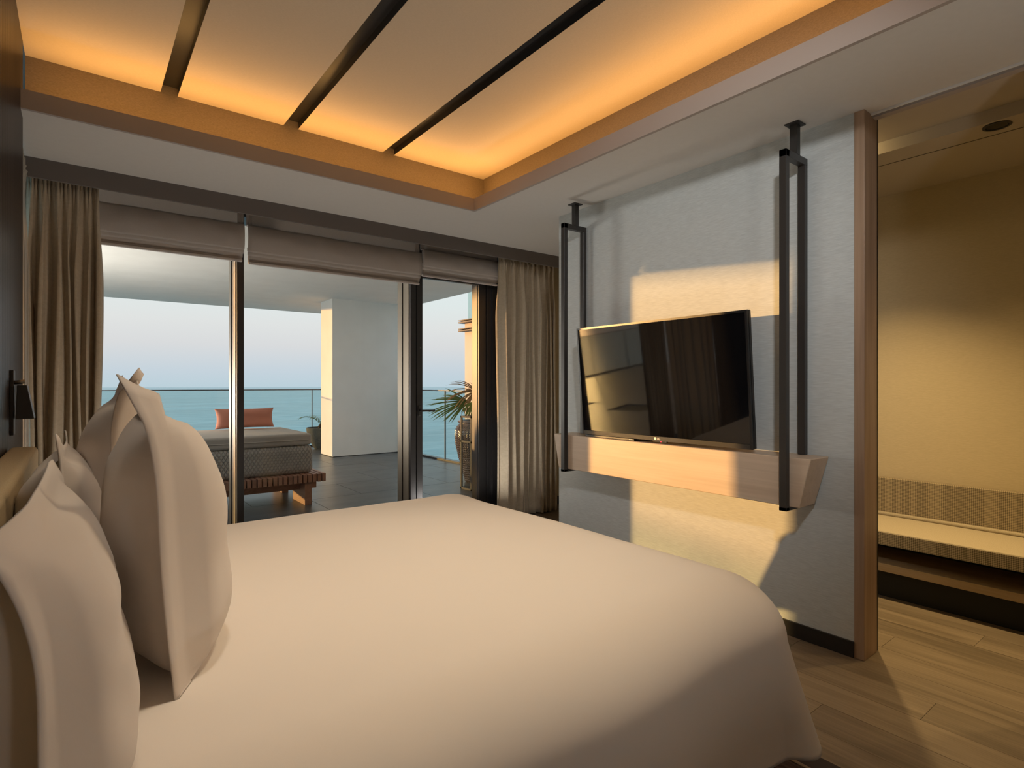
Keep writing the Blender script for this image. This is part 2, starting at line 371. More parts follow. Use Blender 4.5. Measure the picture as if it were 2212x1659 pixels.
for a, b in slots:
    box('recessed_channel', 'slot', (a - .002, b + .002, -1.77, YL + TR - .004, ZK + .043, ZK + .06), ce)
    box('channel_side', 'slot', (a - .003, a + .0005, -1.77, YL + TR - .004, ZK + .0005, ZK + .045), ce)
    box('channel_side', 'slot', (b - .0005, b + .003, -1.77, YL + TR - .004, ZK + .0005, ZK + .045), ce)
box('roof_slab', 'paint', (XL - .5, XC + .3, YB - .2, 4.95, ZK + .08, ZK + .25), ce)
for nm, loc, sx, sy, p, d in (('cove_light', (1.17, YL + .12, ZC + .07), 2.75, .03, COVE, (0, -.25, 1)),
                              ('cove_light', (XLP + .12, 1.0, ZC + .07), 5.0, .03, COVE * 1.45, (-.25, 0, 1)),
                              ('cove_light', (1.17, -1.62, ZC + .07), 2.75, .03, COVE, (0, .25, 1))):
    o = area(nm, loc, sx, sy, p, LED, d)
    if sx == 5.0: o.rotation_euler = (Matrix.Rotation(PI / 2, 3, 'Z') @ Vector((0, .25, 1)).to_track_quat('-Z', 'Y').to_matrix()).to_euler()
pel = structure('trim_3', 'pelmet', (XL - .4, XC, 4.2, 4.22, 2.488, ZC + .02), label='dark pelmet board hiding the curtain track')
box('pelmet_top', 'pelmet', (XL - .4, XC, 4.22, 4.80, 2.66, 2.70), pel)

# ------------------------------------------------------------------ closet
cc = structure('ceiling_closet', 'closetceil', (3.567, XC, YB, 3.12, ZC, ZC + .12), label='stepped closet ceiling with a shadow groove')
box('upper_ceiling', 'closetceil', (3.06, 3.567, YB, 3.12, 2.665, 2.72), cc)
box('shadow_groove', 'base', (3.762, 3.768, YB, 3.12, ZC - .0015, ZC + .01), cc)
tk = structure('trim_4', 'fascia', (3.02, 3.06, .39, 1.09, 2.585, 2.70), label='sliding door track over the closet opening')
box('track_lip', 'white', (3.000, 3.006, .39, 1.09, 2.590, 2.64), tk)
box('track_groove', 'base', (3.006, 3.02, .39, 1.09, 2.61, 2.65), tk)
def downlight(loc, power, label, n=20, col=(1.0, .69, .30), size=94, group='closet downlights', soft=.02):
    t = thing('downlight', (loc[0], loc[1], loc[2] - .002), label, 'ceiling light', group)
    MB().lathe([(.058, 0), (.058, -.004), (.046, -.005), (.044, 0)], loc, n).build('trim_ring', 'blackmetal', t, smooth=False)
    MB().lathe([(.043, -.0005), (.0429, -.0020)], loc, n).build('lens', 'lampglass', t)
    d = bpy.data.lights.new('downlight_lamp', 'SPOT'); d.energy = power; d.color = col; d.spot_size = math.radians(size); d.spot_blend = 1.0
    d.shadow_soft_size = soft
    o = bpy.data.objects.new('downlight_lamp', d); C.objects.link(o); o.location = (loc[0], loc[1], loc[2] - .012)
for yy, pwr, lb in ((.744, 46, 'round black downlight in the closet ceiling beside the groove'),
                    (1.39, 150, 'closet downlight hidden behind the walnut post'),
                    (.10, 46, 'closet downlight on the camera side of the opening')):
    downlight((3.64, yy, ZC), pwr, lb)
ws = thing('added_wall_spot', (.406, -.1, ZK + .043), 'added unseen spotlight in the ceiling channel above the camera aimed at the television wall', 'spotlight')  # spotlight added out of view to brighten the television wall
WP = Vector((.406, -.1, 2.88)); aim_ = (Vector((2.93, 2.15, 1.62)) - WP).normalized()
MB().tube([(WP.x, WP.y, ZK + .043), WP], .008).build('stem', 'blackmetal', ws)
MB().tube([WP - aim_ * .06, WP + aim_ * .05], .032, 16).build('can', 'blackmetal', ws, smooth=True)
d = bpy.data.lights.new('added_wall_spot_lamp', 'SPOT'); d.energy = 125; d.color = (1, .985, .97); d.spot_size = math.radians(58); d.spot_blend = .9; d.shadow_soft_size = .08
o = bpy.data.objects.new('added_wall_spot_lamp', d); C.objects.link(o); o.location = WP + aim_ * .07; o.rotation_euler = aim_.to_track_quat('-Z', 'Y').to_euler()
d = bpy.data.lights.new('slot_lamp', 'POINT'); d.energy = 1.6; d.color = (1, .72, .33); d.shadow_soft_size = .015
o = bpy.data.objects.new('slot_lamp', d); C.objects.link(o); o.location = (3.46, 1.42, 2.64)

bn = thing('bench', (4.12, .9, 0), 'long woven bench with an open shelf along the closet wall', 'bench')
y0, y1 = YB + .02, 3.1
box('seat', 'seatfab', (3.853, 4.35, y0, y1, .36, .415), bn, bevel=.006)
box('seat_apron', 'mesh', (3.848, 3.86, y0, y1, .335, .408), bn)
box('back_cushion', 'mesh', (4.355, 4.395, y0, y1, .43, .67), bn, bevel=.006)
MB().tube([(4.345, y0, .425), (4.345, y1, .425)], .014).build('piping', 'seatfab', bn, smooth=True)
box('shelf_board', 'benchwood', (3.885, 4.30, y0, y1, .163, .212), bn, bevel=.003)
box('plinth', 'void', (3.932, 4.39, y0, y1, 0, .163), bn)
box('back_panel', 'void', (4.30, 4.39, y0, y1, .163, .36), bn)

# ------------------------------------------------------------------ glazing
def window_frame(name, label, verts):
    o = structure(name, 'frame', verts[0], label=label)
    return o
YF, YG, YO = 4.55, 4.70, 4.80
w1 = structure('window_1', 'frame', (.925, .973, YF, YO, 0, 2.6), bevel=.002, label='tall fixed glazing in dark aluminium frames facing the sea')
box('sill', 'frame', (XL - .2, 2.355, YF, YO, 0, .045), w1)
box('head', 'frame', (XL - .2, 2.355, YF, YO, 2.56, 2.6), w1)
box('corner_post', 'frame', (XL - .30, XL - .18, YF, YO, 0, 2.6), w1)
for a, b in ((XL - .18, .925), (.973, 2.355)):
    box('pane', 'glass', (a, b, YG, YG + .012, .045, 2.56), w1)
    box('glazing_bead', 'bronze', (b - .006, b, YF + .03, YG - .008, .045, 2.56), w1)
    box('gasket', 'base', (b - .012, b, YG - .008, YG, .045, 2.56), w1)
    box('outer_cap', 'bronze', (b - .006, b, YG + .012, YO, .045, 2.56), w1)
w2 = structure('window_2', 'frame', (XL - .30, XL - .18, 3.63, 3.70, 0, 2.6), label='side glazing at the corner behind the curtain')
box('head', 'frame', (XL - .30, XL - .18, 3.70, YF, 2.5, 2.62), w2)
box('pane', 'glass', (XL - .245, XL - .235, 3.70, YF, .045, 2.5), w2)
d1 = structure('door_1', 'frame', (2.355, 2.41, YF, YO, 0, 2.6), bevel=.002, label='glazed terrace door with a black lever handle')
box('leaf_stile', 'frame', (2.412, 2.472, YF - .008, YF + .07, .01, 2.36), d1, bevel=.003)
box('leaf_stile', 'frame', (3.09, 3.175, YF - .008, YF + .07, .01, 2.36), d1, bevel=.003)
box('stile_edge', 'frame', (3.083, 3.09, YF + .015, YF + .06, .1, 2.275), d1)
box('leaf_rail', 'frame', (2.472, 3.09, YF - .008, YF + .07, 2.285, 2.36), d1)
box('rail_bead', 'lantern', (2.472, 3.09, YF, YF + .02, 2.279, 2.285), d1)
box('leaf_rail', 'frame', (2.472, 3.09, YF - .008, YF + .07, .01, .09), d1)
box('pane', 'glass', (2.472, 3.09, YF + .035, YF + .047, .09, 2.285), d1)
box('jamb', 'frame', (3.178, 3.36, YF - .02, YO, 0, 2.6), d1, bevel=.003)
box('jamb', 'frame', (3.23, 3.36, YF - .045, YF - .02, 0, 2.6), d1)
box('transom', 'frame', (2.41, 3.178, YF, YO, 2.37, 2.6), d1)
h = box('handle_rose', 'blackmetal', (2.423, 2.451, YF - .016, YF - .008, 1.02, 1.115), d1, bevel=.003)
MB().tube([(2.437, YF - .014, 1.07), (2.437, YF - .058, 1.07), (2.45, YF - .066, 1.07), (2.565, YF - .066, 1.068)], .0095, 10).build('lever', 'blackmetal', h, smooth=True)
MB().lathe([(.006, 0), (.006, .004)], (2.447, YF - .012, 1.635), 10).build('screw_cap', 'bronze', d1)

# ------------------------------------------------------------------ terrace
tf = structure('terrace_floor', 'grout', (-9.5, 5.19, 4.80, 12.3, -.25, -.012), label='dark slate terrace floor')
tiles = 0; y = 4.80; r = 0
while y < 12.2:
    x = -2.2 - (r % 2) * .61
    while x < 5.15:
        a, b = x, min(x + 1.22, 5.17)
        if b - a > .05: box('tile', 'slate', (a, b - .006, y, min(y + .814, 12.22), -.012, random.uniform(-.001, .0)), tf)
        x += 1.22
    y += .82; r += 1
box('paving', 'slate', (-9.5, -2.83, 4.81, 12.22, -.012, -.001), tf)
structure('terrace_ceiling', 'plaster', (-9.5, 5.19, 4.95, 12.25, 2.86, 3.2), label='pale underside of the slab over the terrace')
structure('terrace_pillar', 'plaster', (3.60, 4.95, 9.97, 10.57, .012, 2.86), label='broad white pillar on the terrace')
structure('terrace_pillar', 'plaster', (-4.28, -2.93, 9.97, 10.57, .012, 2.86), label='second white pillar of the terrace past the head wall')
box('recess', 'base', (3.62, 4.93, 9.99, 10.55, 0, .012), bpy.data.objects['terrace_pillar'])
rl = thing('glass_railing', (0, 12.06, 0), 'frameless glass balustrade along the sea edge of the terrace', 'railing')
x = -9.4
seams = [3.915 - 1.55 * k for k in range(9)][::-1] + [4.98]
for a, b in zip([-9.4] + seams[:-1], seams):
    if b - a > .2: box('glass_panel', 'railglass', (a + .006, b - .006, 12.05, 12.066, .0, 1.195), rl)
box('top_rail', 'frame', (-9.4, 5.0, 12.04, 12.076, 1.195, 1.215), rl)
box('base_channel', 'frame', (-9.4, 5.0, 12.03, 12.09, -.01, .03), rl)
for b in seams: box('joint', 'lantern', (b - .007, b + .007, 12.047, 12.069, .03, 1.195), rl)
r2 = thing('glass_railing', (4.98, 8, 0), 'side glass balustrade behind the glazed pot', 'railing')
ys = [5.3, 6.85, 8.35, 9.9, 12.03]
for a, b in zip(ys[:-1], ys[1:]): box('glass_panel', 'railglass', (4.972, 4.988, a + .006, b - .006, 0, 1.195), r2)
box('top_rail', 'frame', (4.962, 4.998, 5.3, 12.04, 1.195, 1.215), r2)
box('base_channel', 'frame', (4.95, 5.01, 5.3, 12.03, -.01, .03), r2)
for b in ys[1:-1]: box('joint', 'lantern', (4.969, 4.991, b - .007, b + .007, .03, 1.195), r2)
# sea
m = MB(); n = 64; R = 5200
m.add([(0, 0, -15)] + [(R * math.cos(2 * PI * k / n), R * math.sin(2 * PI * k / n), -15) for k in range(n)], [(0, k + 1, (k + 1) % n + 1) for k in range(n)])
lab(m.build('sea', 'sea', origin=(0, 0, -15)), 'calm turquoise sea out to the horizon', 'sea', kind='stuff')
# neighbouring building
nb = thing('building', (10, 12.2, -15), 'cream rendered neighbouring building with bronze ledges beyond the terrace', 'building')
box('wall', 'cream', (8.7, 13, 10.4, 13.5, -15, 3.15), nb)
for z in (2.82, 3.06):
    box('ledge', 'ledge', (8.55, 13, 10.3, 13.62, z, z + .035), nb); box('ledge', 'ledge', (8.55, 13, 10.3, 13.62, z + .06, z + .085), nb)
box('upper_wall', 'plaster', (9.3, 13, 10.9, 12.4, 3.15, 5.5), nb)
box('glass_parapet', 'railglass', (8.75, 8.77, 10.4, 13.42, 3.15, 3.95), nb)
box('glass_parapet', 'railglass', (8.75, 13, 13.40, 13.42, 3.15, 3.95), nb)
for yy in (11.4, 12.4): box('window_strip', 'frame', (8.685, 8.7, yy - .28, yy, -4, 2.5), nb)

# ------------------------------------------------------------------ daybed on the terrace
X0, X1 = -.42, 2.15
db = thing('daybed_platform', ((X0 + X1) / 2, 6.75, 0), 'slatted teak daybed platform standing on the terrace', 'daybed')
base_slat = None; x = X1 - .043; k = 0
while x > X0:
    if base_slat is None:
        base_slat = box('slat', 'daybedwood', (x + .003, x + .041, 6.15, 7.5, .245, .332), db, bevel=.002, seg=1)
    else: clone(base_slat, (x + .022, 6.825, .245), db)
    x -= .051; k += 1
for yy in (6.35, 7.2): box('bearer', 'daybedwood', (X0 + .05, X1 - .04, yy, yy + .06, .15, .245), db)
for xx in (1.93, X0 + .25):
    box('leg', 'daybedwood', (xx, xx + .075, 6.18, 6.62, 0, .245), db, bevel=.002)
    box('leg', 'daybedwood', (xx, xx + .075, 7.05, 7.45, 0, .245), db, bevel=.002)
def soft_box(b, n=14, p=5.0, bulge=.02):
    """a cushion block: superellipsoid-like box with rounded edges"""
    m = MB(); x0, x1, y0, y1, z0, z1 = b
    c = Vector(((x0 + x1) / 2, (y0 + y1) / 2, (z0 + z1) / 2)); h = Vector(((x1 - x0) / 2, (y1 - y0) / 2, (z1 - z0) / 2))
    r = min(h) * .42
    def P(u, v, w):
        q = Vector((u * h.x, v * h.y, w * h.z)); i = Vector([max(-h[k] + r, min(h[k] - r, q[k])) for k in range(3)])
        d = q - i
        if d.length > 1e-9: q = i + d.normalized() * r
        q.z += bulge * (1 - u * u) * (1 - v * v) * (1 if w > 0 else 0)
        return c + q
    def lin(a, hh):   # denser near the ends
        t = a; return t
    def axis(hh):
        e = r / hh; s = [-1 + e * k / 5 for k in range(6)]; mid = [(-1 + e) + (2 - 2 * e) * k / n for k in range(1, n)]
        return s + mid + [1 - e + e * k / 5 for k in range(6)]
    U, V, W = axis(h.x), axis(h.y), axis(h.z)
    for w in (-1, 1): m.grid([[P(u, v, w) for u in U] for v in V])
    for v in (-1, 1): m.grid([[P(u, v, w) for u in U] for w in W])
    for u in (-1, 1): m.grid([[P(u, v, w) for v in V] for w in W])
    return m
def weld(o):
    bm = bmesh.new(); bm.from_mesh(o.data); bmesh.ops.remove_doubles(bm, verts=bm.verts, dist=.0004); bmesh.ops.recalc_face_normals(bm, faces=bm.faces); bm.to_mesh(o.data); bm.free()
    for p in o.data.polygons: p.use_smooth = True
    return o
def quilt_mat():
    m = mat('quilted_fabric', (.47, .44, .405), .9, spec=.1); n = m.node_tree.nodes; l = m.node_tree.links; p = n['Principled BSDF']
    t = n.new('ShaderNodeTexCoord'); sp = n.new('ShaderNodeSeparateXYZ'); l.new(t.outputs['Object'], sp.inputs[0])
    def m2(op, a, b):
        k = n.new('ShaderNodeMath'); k.operation = op
        for i_, q in enumerate((a, b)):
            if isinstance(q, (int, float)): k.inputs[i_].default_value = q
            else: l.new(q, k.inputs[i_])
        return k.outputs[0]
    hgt = []
    for sg in (1, -1):
        s1 = m2('MULTIPLY', sp.outputs['X'], 26.0); s2 = m2('MULTIPLY', sp.outputs['Z'], 17.0 * sg)
        hgt.append(m2('PINGPONG', m2('ADD', s1, s2), .5))
    mn = m2('MINIMUM', hgt[0], hgt[1]); st = m2('MINIMUM', mn, .16)
    b = n.new('ShaderNodeBump'); b.inputs['Strength'].default_value = 1.0; b.inputs['Distance'].default_value = .06; l.new(st, b.inputs['Height']); l.new(b.outputs[0], p.inputs['Normal'])
    return m
M['quilt'] = quilt_mat()
weld(soft_box((X0 + .05, 2.05, 6.25, 7.45, .332, .642), bulge=0).build('mattress', 'quilt', label='thick quilted grey mattress lying on the teak platform', cat='mattress'))
o = weld(soft_box((X0 + .08, 2.03, 6.26, 7.44, .642, .77), bulge=.01).build('seat_cushion', 'daybedgrey', label='flat beige seat cushion on top of the quilted mattress', cat='cushion'))
MB().tube([(X0 + .12, 6.258, .70), (1.99, 6.258, .70), (2.028, 6.30, .70), (2.03, 7.40, .70)], .006, 6).build('welt', 'daybedgrey', o, smooth=True)

# ------------------------------------------------------------------ pillows (local: normal +x, width y, height z)
def sham(name, parent_loc, hw, hh, T, flange, tilt=0.0, yaw=0.0, curl=None, ears=None, pinch=.05, n=30, p=2.4, Tb=None, seed=1, mat_='pillow', sag=0.0, roll=0.0):
    curl = curl or {}; ears = ears or {}
    fw, fh = flange / hw, flange / hh
    A = [-1 - fw, -1 - fw * .66, -1 - fw * .33] + [-1 + 2 * k / n for k in range(n + 1)] + [1 + fw * .33, 1 + fw * .66, 1 + fw] if flange else [-1 + 2 * k / n for k in range(n + 1)]
    Bv = [-1 - fh, -1 - fh * .66, -1 - fh * .33] + [-1 + 2 * k / n for k in range(n + 1)] + [1 + fh * .33, 1 + fh * .66, 1 + fh] if flange else A
    Rm = Matrix.Rotation(yaw, 3, 'Z') @ Matrix.Rotation(tilt, 3, 'Y') @ Matrix.Rotation(roll, 3, 'X')
    base = Vector(parent_loc)
    def P(a, b, sgn):
        ca, cb = max(-1, min(1, a)), max(-1, min(1, b))
        pb = p if cb > 0 else p + 4.5
        t = T * (max(0, 1 - abs(ca) ** p) * max(0, 1 - abs(cb) ** pb)) ** .5
        t *= (1 + sag * (-cb)) * (1 if sgn > 0 or Tb is None else Tb / T)
        nz_ = noise.noise(Vector((ca * 1.7 + seed, cb * 1.7, seed * 3.1)))
        t *= 1 + .10 * nz_
        y = a * hw * (1 - pinch * (1 - cb * cb)); z = b * hh * (1 - pinch * (1 - ca * ca))
        z = max(z, -hh * 1.01); x = sgn * max(t, .0018)
        fa = max(0, abs(a) - 1) / fw if flange else 0; fb = max(0, abs(b) - 1) / fh if flange else 0
        x += .004 * (fa + fb) * math.sin(2.2 * (a + b) + seed)
        for key, amt in curl.items():
            if key == 'near' and a < -1: x += amt * fa
            if key == 'far' and a > 1: x += amt * fa
            if key == 'top' and b > 1: x += amt * fb
        for (sa, sb), (ex, ey, ez, rad) in ears.items():
            dd = math.hypot((a - sa * (1 + fw)) * hw, (b - sb * (1 + fh)) * hh)
            if dd < rad:
                w = (1 - dd / rad) ** 2; x += ex * w; y += ey * w; z += ez * w
        # soft creases running in from the seams
        if flange and abs(a) < 1 and abs(b) < 1:
            x += sgn * .012 * noise.noise(Vector((a * 2.2 + seed * 5, b * 2.2, seed))) * (1 - a ** 4) * (1 - b ** 4)
        q = Vector((x, y, z + hh)); return base + Rm @ q
    m = MB()
    m.grid([[P(a, b, 1) for a in A] for b in Bv]); m.grid([[P(a, b, -1) for a in A] for b in Bv])
    nA, nB = len(A), len(Bv); off = nA * nB
    ring = [i for i in range(nA)] + [j * nA + nA - 1 for j in range(1, nB)] + [(nB - 1) * nA + i for i in range(nA - 2, -1, -1)] + [j * nA for j in range(nB - 2, 0, -1)]
    for k in range(len(ring)):
        a, b = ring[k], ring[(k + 1) % len(ring)]; m.f.append((a, b, b + off, a + off))
    return m
# coral cushion on the daybed
cu = sham('c', (1.56, 7.22, .79), .33, .118, .085, 0, tilt=-.1, yaw=-PI / 2 + .06, pinch=.07, p=2.6, seed=4)
o = cu.build('throw_cushion', 'coral', smooth=True, label='coral canvas cushion propped on the daybed', cat='cushion')

# ------------------------------------------------------------------ bed
bd = thing('bed', (.9, 1.78, 0), 'low double bed with an upholstered beige headboard', 'bed')
box('bed_base', 'headboard', (-.14, 1.62, .98, 2.62, .06, .34), bd, bevel=.02)
weld(soft_box((-.14, 1.70, .93, 2.67, .34, .675), bulge=.0).build('mattress', 'linen', bd))
weld(soft_box((-.218, -.13, .55, 2.90, .12, 1.06), bulge=0).build('headboard', 'headboard', bd))
for xx in (-.05, 1.5):
    for yy in (1.1, 2.5): box('foot', 'base', (xx - .03, xx + .03, yy - .03, yy + .03, 0.012, .07), bd)
# duvet
XF, YN, YFa, RO, RD = 1.575, 1.03, 2.575, .225, .17
def duvet():
    m = MB(); Ld = .665
    xs = [.055 + (XF - .055) * k / 70 for k in range(70)] + [XF + Ld * (k / 48) for k in range(49)]
    ys = [YN - Ld * (k / 48) for k in range(48, 0, -1)] + [YN + (YFa - YN) * k / 64 for k in range(65)] + [YFa + Ld * (k / 48) for k in range(1, 49)]
    rows = []
    for y in ys:
        row = []
        for x in xs:
            ex = max(0, x - XF); ey = (y - YFa) if y > YFa else ((YN - y) if y < YN else 0); sy = 1 if y > YFa else -1
            bx, by = min(x, XF), max(YN, min(YFa, y))
            rho = max(ex, ey); th = math.atan2(ey, ex) if rho > 0 else 0
            cor = math.sin(2 * th) ** 2 if (ex > 0 and ey > 0) else 0
            d = rho * (.92 + .10 * cor)
            q = (RO + RD) / 2 * PI / 2
            fx = .10 + .20 * cor
            if d < q:
                ph = d / q * PI / 2; out = RO * math.sin(ph); dn = RD * (1 - math.cos(ph))
            else:
                rem = d - q; out = RO + rem * math.sin(fx); dn = RD + rem * math.cos(fx)
            ox, oy = (math.cos(th), math.sin(th)) if rho > 0 else (0, 0)
            # soft waves in the hanging cloth
            if rho > 0:
                s_ = (x * 3.1 if ey > ex else y * 3.1); wv = .018 * min(1, d / .6) * math.sin(s_ * 2.3 + 1.0) * (1 - cor)
                out += wv
            u = (bx - .055) / (XF - .055); w = (by - YN) / (YFa - YN)
            z = .712 + .014 * math.sin(PI * max(0, min(1, u))) * math.sin(PI * w)
            nzv = noise.noise(Vector((x * 1.9, y * 1.9, 2.0))) * .006 + noise.noise(Vector((x * 6, y * 6, 5.0))) * .0016
            z += nzv
            row.append((bx + ox * out, by + sy * oy * out, max(.03, z - dn)))
        rows.append(row)
    m.grid(rows); return m
dv = duvet().build('duvet', 'linen', smooth=True, label='smooth white duvet spread over the bed and hanging over its sides', cat='duvet')
sm = dv.modifiers.new('thickness', 'SOLIDIFY'); sm.thickness = .022; sm.offset = -1
# pillows
Z0 = .70
pl = []
def pillow(loc, hw, hh, T, fl_, label, **k):
    return sham('p', loc, hw, hh, T, fl_, **k).build('pillow', 'pillow', smooth=True, label=label, cat='pillow', group='pillows on the bed')
pillow((.172, 1.555, Z0 + .018), .29, .262, .118, .055, 'large upright pillow with a flanged edge, nearest in the front row', tilt=-.055, curl={'near': -.034, 'top': -.012},
       ears={(-1, 1): (-.03, 0, -.022, .24), (-1.0001, 1): (-.018, 0, .05, .085), (1, 1): (0, 0, .02, .16)}, seed=1)
pillow((.130, 2.25, Z0 + .018), .29, .272, .122, .055, 'upright flanged pillow behind the nearest one, with a folded corner standing up', tilt=-.045, curl={'near': -.045, 'top': .02},
       ears={(-1, 1): (.045, -.06, .03, .17), (1, 1): (0, 0, .02, .16)}, seed=2)
pillow((-.012, 1.18, Z0 + .005), .30, .20, .082, .04, 'plump pillow against the headboard, nearest at the lower left', tilt=-.05, curl={'near': -.018, 'top': -.02},
       ears={(-1, 1): (-.035, 0, -.02, .22)}, seed=3, sag=.2, p=3.0, Tb=.13)
pillow((-.012, 1.985, Z0 + .005), .30, .205, .085, .04, 'pillow with a pointed corner between the headboard and the farther front pillow', tilt=-.05,
       ears={(-1, 1): (0, 0, .035, .2)}, seed=5, sag=.2, p=3.0, Tb=.12)

# ------------------------------------------------------------------ rug
rg = thing('rug', (.9, 1.7, 0), 'dark striped rug with a plain border under the bed', 'rug')
box('pile', 'rug', (-.1, 1.93, .2, 3.2, .0, .011), rg)
for b in ((1.95, 2.035, .12, 3.28), (-.1, 1.95, .12, .2), (-.1, 1.95, 3.2, 3.28)): box('border', 'rugedge', (*b, 0, .009), rg)
for b in ((1.932, 1.948, .2, 3.2),): box('edge_piping', 'rugpipe', (*b, 0, .014), rg, bevel=.003)

# ------------------------------------------------------------------ hanging shelf, hangers, television
XFr = 2.735
sh = MB().hexa([(XFr, 1.294, .708), (XW - .03, 1.294, .708), (XW - .03, 3.0, .708), (XFr, 3.0, .708),
                (XFr, 1.238, .948), (XW - .004, 1.238, .948), (XW - .004, 3.05, .948), (XFr, 3.05, .948)]).build('shelf_beam', 'maple', bevel=.003, seg=1,
    label='tapered maple beam shelf hung under the television', cat='shelf')
for yc, lb in ((1.355, 'black steel hanger frame at the end of the shelf nearer the walnut post'), (2.92, 'black steel hanger frame at the end of the shelf nearer the curtain')):
    t = thing('hanger_frame', (2.81, yc, .69), lb, 'hanger', 'steel hangers holding the shelf')
    w = .0175; xf0, xf1, xb0, xb1 = 2.70, 2.733, 2.888, 2.92
    box('upright', 'blackmetal', (xf0, xf1, yc - w, yc + w, .69, 2.445), t, bevel=.0015, seg=1)
    box('upright', 'blackmetal', (xb0, xb1, yc - w, yc + w, .949, 2.41), t, bevel=.0015, seg=1)
    box('crossbar', 'blackmetal', (xf0, xb1, yc - w, yc + w, 2.41, 2.445), t, bevel=.0015, seg=1)
    box('foot_plate', 'blackmetal', (xf0, xb1, yc - w, yc + w, .69, .706), t)
    box('drop_rod', 'blackmetal', (2.806, 2.841, yc - w, yc + w, 2.445, ZC - .004), t)
    box('ceiling_plate', 'blackmetal', (2.785, 2.862, yc - .035, yc + .035, ZC - .006, ZC), t)
tv = thing('television', (2.78, 2.16, .965), 'large flat black television tilted down above the maple shelf', 'television')
def tvp(x, y, z):   # local television frame: tilt about the lower edge
    a = math.atan2(.06, .72); dz = z - .965; return (2.765 + x * math.cos(a) - dz * math.sin(a) , y, .965 + dz * math.cos(a) + x * math.sin(a))
def tvbox(x0, x1, y0, y1, z0, z1):
    return MB().hexa([tvp(*p) for p in [(x0, y0, z0), (x1, y0, z0), (x1, y1, z0), (x0, y1, z0), (x0, y0, z1), (x1, y0, z1), (x1, y1, z1), (x0, y1, z1)]])
ty0, ty1, tz0, tz1 = 1.54, 2.78, .965, 1.69
tvbox(.004, .035, ty0, ty1, tz0, tz1).build('housing', 'tvblack', tv, bevel=.003)
tvbox(-.006, .012, ty0, ty0 + .012, tz0, tz1).build('bezel', 'tvblack', tv); tvbox(-.006, .012, ty1 - .012, ty1, tz0, tz1).build('bezel', 'tvblack', tv)
tvbox(-.006, .012, ty0 + .012, ty1 - .012, tz1 - .012, tz1).build('bezel', 'tvblack', tv)
ch = tvbox(-.007, .012, ty0 + .012, ty1 - .012, tz0, tz0 + .026).build('chin', 'tvchin', tv)
tvbox(-.001, .004, ty0 + .012, ty1 - .012, tz0 + .026, tz1 - .012).build('screen', 'screen', tv, label='glossy black screen')
tvbox(.035, .075, 1.85, 2.47, 1.1, 1.5).build('rear_casing', 'tvblack', tv)
tvbox(-.004, .008, 2.08, 2.18, tz0 - .008, tz0).build('sensor', 'tvblack', tv)
tvbox(-.0055, -.004, 2.118, 2.125, tz0 - .0065, tz0 - .0025).build('standby_light', 'redled', tv, label='tiny red standby light')
box('wall_mount', 'blackmetal', (2.815, XW, 1.98, 2.34, 1.2, 1.45), tv)
# maker's mark on the chin: a ring emblem and two letters
def text_mesh(s, size):
    cu_ = bpy.data.curves.new('lettering', 'FONT'); cu_.body = s; cu_.size = size; cu_.extrude = .0004; cu_.align_x = 'LEFT'
    ob = bpy.data.objects.new('lettering', cu_); C.objects.link(ob); dg = bpy.context.evaluated_depsgraph_get()
    me = bpy.data.meshes.new_from_object(ob.evaluated_get(dg)); bpy.data.objects.remove(ob); bpy.data.curves.remove(cu_); return me
me = text_mesh('LG', .019); m = MB()
m.add([tvp(-.0078 - v.co.z, 2.146 - v.co.x, tz0 + .0065 + v.co.y) for v in me.vertices], [tuple(p.vertices) for p in me.polygons])
m.build('lettering', 'logo', ch)
m = MB(); nn = 20
m.add([tvp(-.0079, 2.160 + .0085 * math.cos(2 * PI * k / nn), tz0 + .013 + .0085 * math.sin(2 * PI * k / nn)) for k in range(nn)] + [tvp(-.0071, 2.160 + .0085 * math.cos(2 * PI * k / nn), tz0 + .013 + .0085 * math.sin(2 * PI * k / nn)) for k in range(nn)],
      [tuple(range(nn))] + [(k, (k + 1) % nn, (k + 1) % nn + nn, k + nn) for k in range(nn)]); m.build('emblem', 'logo', ch)
sb = thing('media_box', (2.80, 2.55, .948), 'slim black media box on the shelf under the television', 'media player')
box('case', 'tvblack', (2.765, 2.87, 2.33, 2.76, .9485, .962), sb, bevel=.002)
box('maker_mark', 'logo', (2.7645, 2.7652, 2.345, 2.370, .9535, .9560), sb)

# ------------------------------------------------------------------ wall reading light
rd = thing('reading_light', (XL + .02, 3.0, 1.15), 'small black reading light on the fluted wall beside the curtain', 'wall light')
box('back_plate', 'blackmetal', (XL, XL + .012, 2.97, 3.03, 1.10, 1.36), rd, bevel=.002)
MB().tube([(XL + .01, 3.0, 1.31), (XL + .045, 3.0, 1.315)], .008).build('arm', 'bronze', rd, smooth=True)
MB().hexa([(XL + .018, 2.955, 1.165), (XL + .075, 2.955, 1.165), (XL + .075, 3.045, 1.165), (XL + .018, 3.045, 1.165),
           (XL + .022, 2.965, 1.30), (XL + .052, 2.965, 1.30), (XL + .052, 3.035, 1.30), (XL + .022, 3.035, 1.30)]).build('lamp_head', 'blackmetal', rd, bevel=.002)

